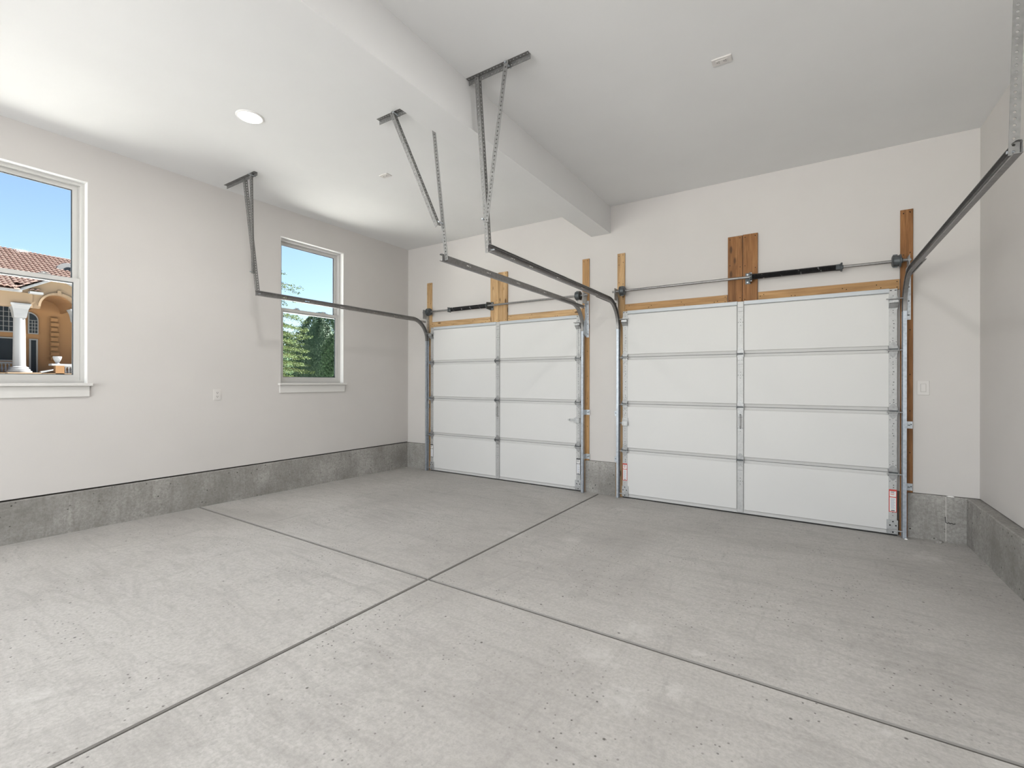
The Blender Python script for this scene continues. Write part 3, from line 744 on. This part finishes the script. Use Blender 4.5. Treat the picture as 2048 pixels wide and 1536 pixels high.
# ------------------------------------------------------------------ torsion spring shafts
YS, ZS = YB-.100, 2.357
def torsion(n, label):
    c = DOORS[n]; x0, x1 = (-4.853, -2.206) if n == 1 else (-1.897, .722)
    r = thing('torsion_shaft', (c, YS, ZS-.06), label, 'torsion shaft', 'torsion spring shafts above the garage doors')
    b = MB(); b.cyl((x0, YS, ZS), (x1, YS, ZS), .0127, 16); b.build('shaft', 'shaft', r, smooth=True)
    for s in (-1, 1):
        xd = c+s*(DW-.020)
        b = MB(); b.lathe((xd-s*.03, YS, ZS), (s, 0, 0), [(0, .018), (.003, .040), (.008, .050), (.012, .046), (.05, .047), (.054, .054), (.062, .054), (.066, .022), (.075, .022)], 28)
        b.box(xd-.02, xd+.01, YS-.004, YS+.004, ZS-.056, ZS+.056)
        b.build('cable_drum', 'drum', r, smooth=True)
        b = MB(); xp = c+s*(DW+.062)
        b.box(xp, xp+s*.003, YS-.045, YWF, ZS-.10, ZS+.035)
        b.lathe((xp-s*.004, YS, ZS), (s, 0, 0), [(0, .026), (.010, .026), (.010, .016), (.016, .016)], 18)
        b.build('end_bearing_plate', 'galv', r)
        b = MB(); b.cyl((xd+s*.02, YS-.046, ZS), (c+s*(DW+.004), YD-.022, .15), .0013, 6); b.build('lift_cable', 'drum', r)
    if n == 1: xa, xb, sg = -3.680, -4.330, -1
    else: xa, xb, sg = -.470, .232, 1
    L = abs(xb-xa); coils = int(L/.0072); prof = [(0, .014)]
    for i in range(coils):
        prof += [(.002+i*.0072, .0255), (.002+i*.0072+.0036, .0285)]
    prof.append((L, .020))
    b = MB(); b.lathe((xa, YS, ZS), (sg, 0, 0), prof, 18); b.build('spring', 'spring', r, smooth=True)
    b = MB(); b.lathe((xb-sg*.03, YS, ZS), (sg, 0, 0), [(0, .0295), (.03, .030), (.034, .036), (.048, .036), (.05, .018), (.056, .018)], 8)
    for k in range(4):
        t = PI/4+k*PI/2; b.cyl((xb+sg*.012, YS+.02*math.cos(t), ZS+.02*math.sin(t)), (xb+sg*.012, YS+.044*math.cos(t), ZS+.044*math.sin(t)), .007, 8)
    b.build('winding_cone', 'drum', r)
    b = MB(); b.lathe((xa-sg*.012, YS, ZS), (sg, 0, 0), [(0, .034), (.012, .034), (.016, .025), (.045, .024)], 12); b.build('anchor_cone', 'drum', r)
    b = MB(); xp = xa-sg*.016
    b.prism([(xp, YS-.03, ZS-.045), (xp, YS-.03, ZS+.045), (xp, YWF-.012, ZS+.055), (xp, YWF-.012, ZS-.055)], (-sg*.004, 0, 0))
    b.box(xp, xp-sg*.05, YWF-.016, YWF-.012, ZS-.055, ZS+.055)
    br = b.build('anchor_bracket', 'drum', r)
    for dz in (-.038, .038):
        b = MB(); b.cyl((xp-sg*.03, YWF-.022, ZS+dz), (xp-sg*.03, YWF-.014, ZS+dz), .008, 6); b.build('bolt', 'zinc', br)
        b = MB(); b.cyl((xp-sg*.002, YS, ZS+dz), (xp+sg*.014, YS, ZS+dz), .006, 6); b.build('bolt', 'zinc', br)
torsion(1, 'shaft with black torsion spring above the far garage door')
torsion(2, 'shaft with longer black torsion spring above the nearer garage door')

# ------------------------------------------------------------------ lamps
def lamp(x, y, watts, label):
    r = thing('recessed_light', (x, y, ZC-.012), label, 'ceiling light', 'round recessed ceiling lights')
    b = MB(); b.lathe((x, y, ZC+.002), (0, 0, -1), [(0, .098), (.004, .098), (.009, .092), (.010, .084), (.006, .082), (.0, .082)], 40); b.build('trim_ring', 'plastic', r, smooth=True)
    b = MB(); b.lathe((x, y, ZC), (0, 0, -1), [(0, .082), (.0065, .082), (.0075, .075)], 40); b.build('lens', 'lamp', r)
    l = bpy.data.lights.new('lamp_light', 'AREA'); l.shape = 'DISK'; l.size = .15; l.energy = watts; l.color = (1, .985, .965)
    lo = bpy.data.objects.new('lamp_light', l); COL.objects.link(lo); lo.parent = r; lo.location = (0, 0, -.002)
lamp(-3.655, 1.905, LAMP_W['left'], 'round lit recessed light in the ceiling before the windowed wall')
lamp(-3.655, -.700, LAMP_W['left'], 'round lit recessed light behind the viewer in the window bay')
lamp(-.400, 1.905, LAMP_W['right'], 'round lit recessed light above the viewer in the nearer bay')
lamp(-.400, -.700, LAMP_W['right'], 'round lit recessed light behind the viewer in the nearer bay')

# ------------------------------------------------------------------ small electrics
def outlet(name, label, fn, loc, mtl='plate'):
    """fn maps (across, along, out) to world"""
    r = thing(name, loc, label, 'outlet', 'white duplex outlets')
    def bb(mb, a0, a1, c0, c1, d0, d1):
        vs = [fn(a, c, d) for d in (d0, d1) for c in (c0, c1) for a in (a0, a1)]
        mb.add(vs, [(0,2,3,1), (4,5,7,6), (0,1,5,4), (1,3,7,5), (3,2,6,7), (2,0,4,6)])
    b = MB(); bb(b, -.036, .036, -.058, .058, 0, .004); bb(b, -.033, .033, -.055, .055, .004, .006); b.build('cover_plate', mtl, r)
    b = MB(); bb(b, -.017, .017, -.034, .034, .006, .008); b.build('receptacle', mtl, r)
    b = MB()
    for s in (-1, 1):
        bb(b, -.008, -.005, s*.020-.002, s*.020+.007, .008, .0085); bb(b, .005, .008, s*.020-.002, s*.020+.007, .008, .0085); bb(b, -.0028, .0028, s*.020-.011, s*.020-.005, .008, .0085)
    b.build('slots', 'black', r)['kind'] = 'stuff'
outlet('wall_outlet', 'white duplex outlet on the windowed wall between the windows', lambda a, c, d: (XL+d, 2.407+a, 1.183+c), (XL, 2.407, 1.183))
outlet('ceiling_outlet', 'white outlet on the ceiling over the nearer bay', lambda a, c, d: (-.470+c, 3.200+a, ZC-d), (-.470, 3.200, ZC-.008))
outlet('ceiling_outlet', 'white outlet on the bright ceiling before the far door', lambda a, c, d: (-3.555+c, 3.178+a, ZC-d), (-3.555, 3.178, ZC-.008))
sw = thing('light_switch', (.814, YB-.008, 1.278), 'white rocker light switch beside the dark brown board', 'switch')
b = MB(); b.cbox(.775, .853, YB-.006, YB, 1.217, 1.339, .002); b.build('cover_plate', 'plate', sw)
b = MB(); b.cbox(.796, .832, YB-.0075, YB-.004, 1.244, 1.312, .001); b.build('switch_frame', 'switchgap', sw)
b = MB(); b.prism([(.798, YB-.007, 1.246), (.830, YB-.007, 1.246), (.830, YB-.007, 1.310), (.798, YB-.007, 1.310)], (0, -.001, 0)); b.prism([(.799, YB-.008, 1.247), (.799, YB-.012, 1.247), (.799, YB-.0085, 1.309), (.799, YB-.008, 1.309)], (.030, 0, 0)); b.build('rocker', 'plate', sw)

# ------------------------------------------------------------------ outdoors: ground
b = MB(); b.box(-120, 120, -120, 120, -.9, -.22)
tag(b.build('ground', 'lawn'), 'green lawn outside the garage', 'lawn', kind='structure')
b = MB(); b.box(-31.0, XL-T, -30, 40, -.22, -.215); b.box(-9.5, XL-T, -30, 30, -.22, -.10)  # unseen paving, spread wide and near-white to bounce sunlight through the windows
tag(b.build('bounce_paving', 'paving'), 'unseen pale paving outside the windowed wall, bouncing sunlight indoors', 'paving', kind='structure')

b = MB(); b.box(XL-T, 14, -40, YR-T, -.22, -.02)  # unseen paving added to bounce neutral daylight through the rear opening
tag(b.build('rear_bounce_yard', 'yard'), 'unseen grey paving added outside the rear opening to bounce light', 'paving', kind='structure')

# ------------------------------------------------------------------ outdoors: the house
H = thing('house', (-33, 7, -.22), 'peach stucco house with clay tile roof, white columns and entry arch', 'house')
XF, XB = -32.0, -34.5
b = MB(); b.box(-44, XB, -4, 16, -.22, 6.6); b.build('wall', 'stucco', H)
b = MB(); b.box(XB, -31.2, -4, 16, -.22, 1.72); b.build('porch_floor', 'stucco_pale', H)
# flat entablature left of the gable
b = MB(); b.box(-32.3, -31.75, -4, 6.20, 4.90, 5.60); b.build('entablature', 'stucco_pale', H)
b = MB(); b.box(-32.3, -31.75, 8.10, 16, 4.90, 5.60); b.build('entablature', 'stucco_pale', H)
# arch wall under the gable
b = MB(); yc, r, zs = 7.14, .66, 5.02
ys = sorted({5.85, 8.43, yc-r, yc+r} | {yc-r*math.cos(PI*i/24) for i in range(25)} | {7.14})
def zt(y): return 6.48-.60*abs(y-yc)
def zb_(y): return zs+math.sqrt(max(0, r*r-(y-yc)**2)) if abs(y-yc) < r else 4.92
rings = []
for i, y in enumerate(ys):
    rings.append((y, zb_(y), zt(y)))
for (y0, a0, t0), (y1, a1, t1) in zip(rings, rings[1:]):
    m0 = a0; m1 = a1
    if abs((y0+y1)/2-yc) >= r: m0 = m1 = 4.92
    b.add([(-31.8, y0, m0), (-31.8, y1, m1), (-31.8, y1, t1), (-31.8, y0, t0), (-32.2, y0, m0), (-32.2, y1, m1), (-32.2, y1, t1), (-32.2, y0, t0)],
          [(0,1,2,3), (7,6,5,4), (0,4,5,1), (3,2,6,7)])
b.build('arch_wall', 'stucco_pale', H)
b = MB()
for q0, q1, x0, x1 in ((r, r+.09, -31.72, -31.85),):
    pts = [(math.cos(PI*i/20), math.sin(PI*i/20)) for i in range(21)]
    b.sweep([[(x0, yc+c_*q0, zs+s_*q0), (x0, yc+c_*q1, zs+s_*q1), (x1, yc+c_*q1, zs+s_*q1), (x1, yc+c_*q0, zs+s_*q0)] for c_, s_ in pts])
b.box(-31.68, -31.85, yc-.07, yc+.07, zs+r-.01, zs+r+.20); b.build('arch_moulding', 'stucco_pale', H)
b = MB(); n = 20                                                    # barrel vault behind the arch
for k in range(n):
    t0, t1 = PI*k/n, PI*(k+1)/n
    P = [(yc-r*math.cos(t), zs+r*math.sin(t)) for t in (t0, t1)]; Q = [(yc-(r+.06)*math.cos(t), zs+(r+.06)*math.sin(t)) for t in (t0, t1)]
    b.add([(-32.2, *P[0]), (-32.2, *P[1]), (XB, *P[1]), (XB, *P[0]), (-32.2, *Q[0]), (-32.2, *Q[1]), (XB, *Q[1]), (XB, *Q[0])], [(0,1,2,3), (7,6,5,4), (0,4,5,1)])
b.build('vault', 'stucco', H)
# rake boards and eave
b = MB()
for s in (-1, 1): b.prism([(-31.6, yc, 6.60), (-31.6, yc+s*1.45, 5.73), (-31.6, yc+s*1.45, 5.60), (-31.6, yc, 6.47)], (-.3, 0, 0))
b.build('rake_board', 'outwhite', H)
b = MB(); b.box(-31.45, -32.3, -4, 5.80, 5.58, 5.70); b.build('eave_board', 'outwhite', H)
b = MB(); b.box(-31.45, -31.9, 6.05, 6.52, 5.56, 5.66); b.build('eave_return', 'outwhite', H)
def tiles(name, org, ux, uy, wid, length, pitch=.20, row=.30, amp=.055):
    """barrel tile field: org corner at the eave, ux along the eave, uy up the slope"""
    org = Vector(org); ux = Vector(ux).normalized(); uy = Vector(uy).normalized(); un = ux.cross(uy)
    if un.z < 0: un = -un
    b = MB(); nc = int(wid/pitch); nr = int(length/row); q = 6
    for rr in range(nr):
        base = len(b.v)
        for e in (0, 1):
            for i in range(nc*q+1):
                a = abs(math.sin(PI*i/q)); p = org+ux*(i*pitch/q)+uy*((rr+e*1.04)*row)+un*(amp*a+(.045 if e == 0 else 0))
                b.v.append(tuple(p))
        w = nc*q+1
        for i in range(nc*q): b.f.append((base+i, base+i+1, base+w+i+1, base+w+i)); b.m.append(0)
        lip = len(b.v)
        for i in range(w): v = b.v[base+i]; b.v.append((v[0]-un.x*.04, v[1]-un.y*.04, v[2]-un.z*.04))
        for i in range(w-1): b.f.append((base+i, lip+i, lip+i+1, base+i+1)); b.m.append(0)
    o = b.build(name, 'tile', H, recalc=False); o['kind'] = 'stuff'; return o
tiles('roof_tiles', (-31.35, -4, 5.72), (0, 1, 0), (-6.6, 0, 3.15), 9.7, 7.3)
tiles('roof_tiles', (-33.0, 5.6, 6.52), (0, 1, -.03), (-5.0, 0, 2.36), 7.0, 5.5)
b = MB(); b.prism([(-31.4, -4, 5.68), (-38, -4, 8.80), (-44, -4, 5.7)], (0, 9.72, 0)); b.prism([(-33.0, 5.72, 6.43), (-38, 5.72, 8.80), (-44, 5.72, 5.7)], (0, 10.2, 0)); b.build('roof_deck', 'tile', H)
b = MB()
for i in range(40):
    y = -3.6+i*.42; b.cyl((-37.98, y, 8.86-.012*i), (-37.98, y+.43, 8.85-.012*i), .115, 10, r1=.10)
b.f = [f for f in b.f if len(f) == 4]; b.m = [0]*len(b.f)
b.build('ridge_tiles', 'tile', H)['kind'] = 'stuff'
b = MB(); b.prism([(-31.95, 5.70, 5.93), (-33.1, 5.70, 6.48), (-33.1, 5.70, 5.5), (-31.95, 5.70, 5.5)], (0, 1.0, 0)); b.build('valley_deck', 'tile', H)
tiles('roof_tiles', (-31.95, 5.62, 6.01), (0, 1, 0), (-6.6, 0, 3.15), 1.2, 1.3)
tiles('roof_tiles', (-31.6, 6.08, 5.70), (0, 1, 0), (-1, 0, .4), .42, .62)
for s in (-1, 1):
    tiles('gable_tiles', (-31.55, yc+s*1.50, 5.76), (-1, 0, 0), (0, -s*1.5, .9), 3.0, 1.68)
# dormer
b = MB(); pts = [(7.85, 7.2)] + [(8.38-.53*math.cos(PI*i/14), 7.55+.50*math.sin(PI*i/14)) for i in range(15)] + [(8.91, 7.2)]
b.prism([(-35.4, y, z) for y, z in pts], (-2.4, 0, 0)); dm = b.build('dormer', 'outwhite', H)
b = MB(); pts = [(8.11, 7.25)] + [(8.38-.27*math.cos(PI*i/14), 7.55+.26*math.sin(PI*i/14)) for i in range(15)] + [(8.65, 7.25)]
b.prism([(-35.36, y, z) for y, z in pts], (-.08, 0, 0)); b.build('pane', 'darkpane', dm)
# columns
def house_column(y, zcap):
    b = MB(); b.lathe((XF, y, 2.02), (0, 0, 1), [(0, .235), (.10, .225), (2.36, .205)], 28); c = b.build('column', 'outwhite', H, smooth=True)
    b = MB(); rings = []
    for h, w in ((4.38, .20), (4.46, .22), (4.60, .235), (4.80, .27), (4.95, .32), (4.99, .345), (zcap, .345)):
        rings.append([(XF+sx*w, y+sy*w, h) for sx, sy in ((-1, -1), (1, -1), (1, 1), (-1, 1))])
    b.sweep(rings); b.build('capital', 'outwhite', c)
    b = MB(); b.lathe((XF, y, 1.72), (0, 0, 1), [(0, .44), (.10, .44), (.11, .38), (.18, .38), (.20, .33), (.28, .32), (.32, .24)], 28); b.build('base', 'outwhite', c, smooth=True)
house_column(5.80, 5.06); house_column(7.90, 5.02)
# openings in the porch wall
def house_window(y0, y1, z0, z1, cols, rows, name='window', arch=False):
    b = MB(); fr = .06
    b.plate(lambda a, z, s: (XB+.10-s*.12, a, z), (y0-fr, y1+fr, z0-fr, z1+fr), [(y0, y1, z0, z1)])
    if arch:
        yc_ = (y0+y1)/2
    w = b.build(name, 'outwhite', H)
    p = MB(); p.box(XB+.01, XB+.03, y0-.01, y1+.01, z0-.01, z1+.01); p.build('pane', 'darkpane', w)
    if cols*rows > 1:
        g = MB()
        for i in range(1, cols): y = y0+(y1-y0)*i/cols; g.box(XB+.03, XB+.05, y-.011, y+.011, z0, z1)
        for i in range(1, rows): z = z0+(z1-z0)*i/rows; g.box(XB+.03, XB+.05, y0, y1, z-.011, z+.011)
        g.build('muntins', 'outwhite', w)
house_window(4.55, 6.06, 3.90, 5.14, 8, 5); house_window(4.55, 6.02, 2.42, 3.52, 1, 1, 'door'); house_window(6.66, 6.86, 1.80, 3.50, 1, 1, 'door')
# arched sidelight
b = MB(); pts = [(6.56, 3.82), (6.94, 3.82), (6.94, 4.55)] + [(6.56+.38*math.cos(PI/2*i/8), 4.55+.42*math.sin(PI/2*i/8)) for i in range(1, 9)]
b.prism([(XB+.10, y, z) for y, z in pts], (-.12, 0, 0)); aw = b.build('window', 'outwhite', H)
b = MB(); pts = [(6.60, 3.87), (6.90, 3.87), (6.90, 4.53)] + [(6.60+.30*math.cos(PI/2*i/8), 4.53+.36*math.sin(PI/2*i/8)) for i in range(1, 9)]
b.prism([(XB+.115, y, z) for y, z in pts], (-.05, 0, 0)); b.build('pane', 'darkpane', aw)
b = MB()
for z in (4.03, 4.20, 4.37, 4.54): b.box(XB+.11, XB+.125, 6.60, 6.90, z-.01, z+.01)
for y in (6.70, 6.80): b.box(XB+.11, XB+.125, y-.01, y+.01, 3.87, 4.55)
b.build('muntins', 'outwhite', aw)
# quoins on the porch wall
for i in range(9):
    z = 2.45+i*.265; b = MB(); b.cbox(7.40, 7.40+(.36 if i % 2 else .30), -XB-.16, -XB, z, z+.20, .03)
    b.v = [(-y, x, q) for x, y, q in b.v]; b.build('quoin', 'stucco', H)
# porch balustrades, pedestal and urn
def baluster(x, y, z0, z1):
    h = z1-z0; b = MB(); b.lathe((x, y, z0), (0, 0, 1), [(0, .045), (.08*h, .045), (.12*h, .025), (.30*h, .05), (.45*h, .045), (.80*h, .022), (.88*h, .045), (h, .045)], 10)
    b.build('baluster', 'outwhite', H, smooth=True)
for i in range(12): baluster(-31.4, 7.30+i*.125, 1.62, 2.04)
b = MB(); b.box(-31.52, -31.28, 7.20, 8.9, 2.04, 2.12); b.box(-31.50, -31.30, 7.20, 8.9, 1.55, 1.63); b.build('balustrade_rail', 'outwhite', H)
for i in range(8): baluster(-33.2, 5.05+i*.125, 1.80, 2.20)
b = MB(); b.box(-33.3, -33.1, 4.9, 6.1, 2.20, 2.28); b.build('balustrade_rail', 'outwhite', H)
b = MB(); b.box(-31.55, -31.2, 6.90, 7.22, -.22, 2.10); pd = b.build('pedestal', 'stucco', H)
b = MB(); b.box(-31.65, -31.1, 6.74, 7.50, 2.10, 2.19); b.build('pedestal_cap', 'outwhite', pd)
b = MB(); b.lathe((-31.38, 7.0, 2.19), (0, 0, 1), [(0, .09), (.03, .09), (.05, .05), (.10, .09), (.24, .15), (.34, .17), (.37, .16)], 18); b.build('urn', 'outwhite', H, smooth=True)
b = MB(); b.box(-31.7, -31.0, 5.25, 6.36, 1.60, 1.74); b.build('plinth_cap', 'stucco_pale', H)
b = MB(); b.prism([(-31.1, 6.36, 1.72), (-31.1, 6.80, 1.86), (-31.1, 6.80, 1.92), (-31.1, 6.36, 1.80)], (-.3, 0, 0)); b.build('stair_wall', 'outwhite', H)

# ------------------------------------------------------------------ outdoors: trees
def leaves(name, m, parent, pts, size, rnd, up=.3):
    """many small leaf sprays: pts = (point, outward direction)"""
    vs, fs = [], []
    for p, d in pts:
        d = (Vector(d)+Vector((rnd.uniform(-1, 1), rnd.uniform(-1, 1), rnd.uniform(-1, 1)+up))*.55).normalized()
        s = d.cross(Vector((rnd.uniform(-1, 1), rnd.uniform(-1, 1), rnd.uniform(-1, 1)))).normalized()
        L = size*rnd.uniform(.6, 1.4); w = L*.30; p = Vector(p); k = len(vs)
        n = d.cross(s)*L*.15
        vs += [p, p+d*L*.55+s*w+n, p+d*L, p+d*L*.55-s*w+n]; fs += [(k, k+1, k+2), (k, k+2, k+3)]
    b = MB(); b.v = [tuple(v) for v in vs]; b.f = fs; b.m = [0]*len(fs)
    o = b.build(name, m, parent, recalc=False); return o
def dome_tree(loc, h, rx, label, m, n, size, seed, flat=.0, base=.15):
    rnd = random.Random(seed); r = thing('evergreen_tree', loc, label, 'tree', 'evergreen trees outside the far window')
    x, y, z = loc; pts = []
    for i in range(n):
        t = rnd.uniform(0, 2*PI); q = rnd.random()
        zz = base+(h-base)*q; rad = rx*math.sqrt(max(0.02, 1-max(0, (q-.45)/.55)**2.2))*(1+.10*math.sin(5*t+q*9)+.08*math.sin(11*t-7*q))
        rad *= rnd.uniform(.82, 1.04)
        pts.append(((x+rad*math.cos(t), y+rad*math.sin(t), z+zz), (math.cos(t), math.sin(t), .5+q)))
    leaves('foliage', m, r, pts, size, rnd)
    core = MB(); core.lathe((x, y, z), (0, 0, 1), [(base, rx*.80), (h*.45, rx*.80), (h*.75, rx*.60), (h*.90, rx*.32), (h*.96, .02)], 16); core.build('inner_branches', m, r)
    b = MB(); b.cyl((x, y, z-.02), (x, y, z+h*.8), .14, 10, r1=.04); b.build('trunk', 'bark', r); return r
G = -.22
dome_tree((-15.65, 12.55, G), 4.02, 1.30, 'dense dark green dome of evergreen against the far window edge', 'leaf_dark', 42000, .060, 3)
dome_tree((-19.4, 13.4, G), 4.75, 1.15, 'bluish green round-topped tree behind the dense evergreen', 'leaf_mid', 24000, .070, 4)
dome_tree((-23.5, 12.6, G), 4.35, 2.30, 'broad low green tree filling the gap behind the cedar', 'leaf_dark', 30000, .085, 8)
def cedar(loc, label, seed):
    rnd = random.Random(seed); r = thing('cedar_tree', loc, label, 'tree', 'evergreen trees outside the far window')
    x, y, z = loc; pts = []; br = MB()
    tiers = [(.7+.27*i, 1.62, 12, 60) for i in range(12)] + [(4.05, 1.75, 9, 50), (4.75, 1.15, 7, 45), (5.22, 1.32, 7, 50), (5.75, .7, 6, 40)]
    for ti, (zz, L, nb, nl) in enumerate(tiers):
        for k in range(nb):
            t = 2*PI*(k+rnd.uniform(-.3, .3))/nb+ti*.7; l = L*rnd.uniform(.72, 1.08)
            d = Vector((math.cos(t), math.sin(t), 0)); p0 = Vector((x, y, z+zz)); prev = p0; sd = d.cross(Vector((0, 0, 1)))
            for q in range(1, 7):
                f = q/6; p = p0+d*l*f+Vector((0, 0, .20*f-.34*f*f)); br.cyl(prev, p, .022*(1.1-f), 4); prev = p
                for _ in range(nl):
                    w = rnd.uniform(-1, 1)*.42*l*(.30+f*(1.05-f)); pts.append((p+sd*w+d*rnd.uniform(-.14, .14)+Vector((0, 0, rnd.uniform(-.035, .05)-abs(w)*.10)), d+sd*(1.2 if w > 0 else -1.2)+Vector((0, 0, rnd.uniform(-.35, .2)))))
    leaves('foliage', 'leaf_cedar', r, pts, .055, rnd, .1)
    br.build('branches', 'bark', r, recalc=False)['kind'] = 'stuff'
    b = MB(); b.cyl((x, y, z-.02), (x, y, z+6.0), .17, 10, r1=.03); b.build('trunk', 'bark', r)
cedar((-17.2, 9.35, G), 'yellow green layered cedar with drooping level branches', 5)
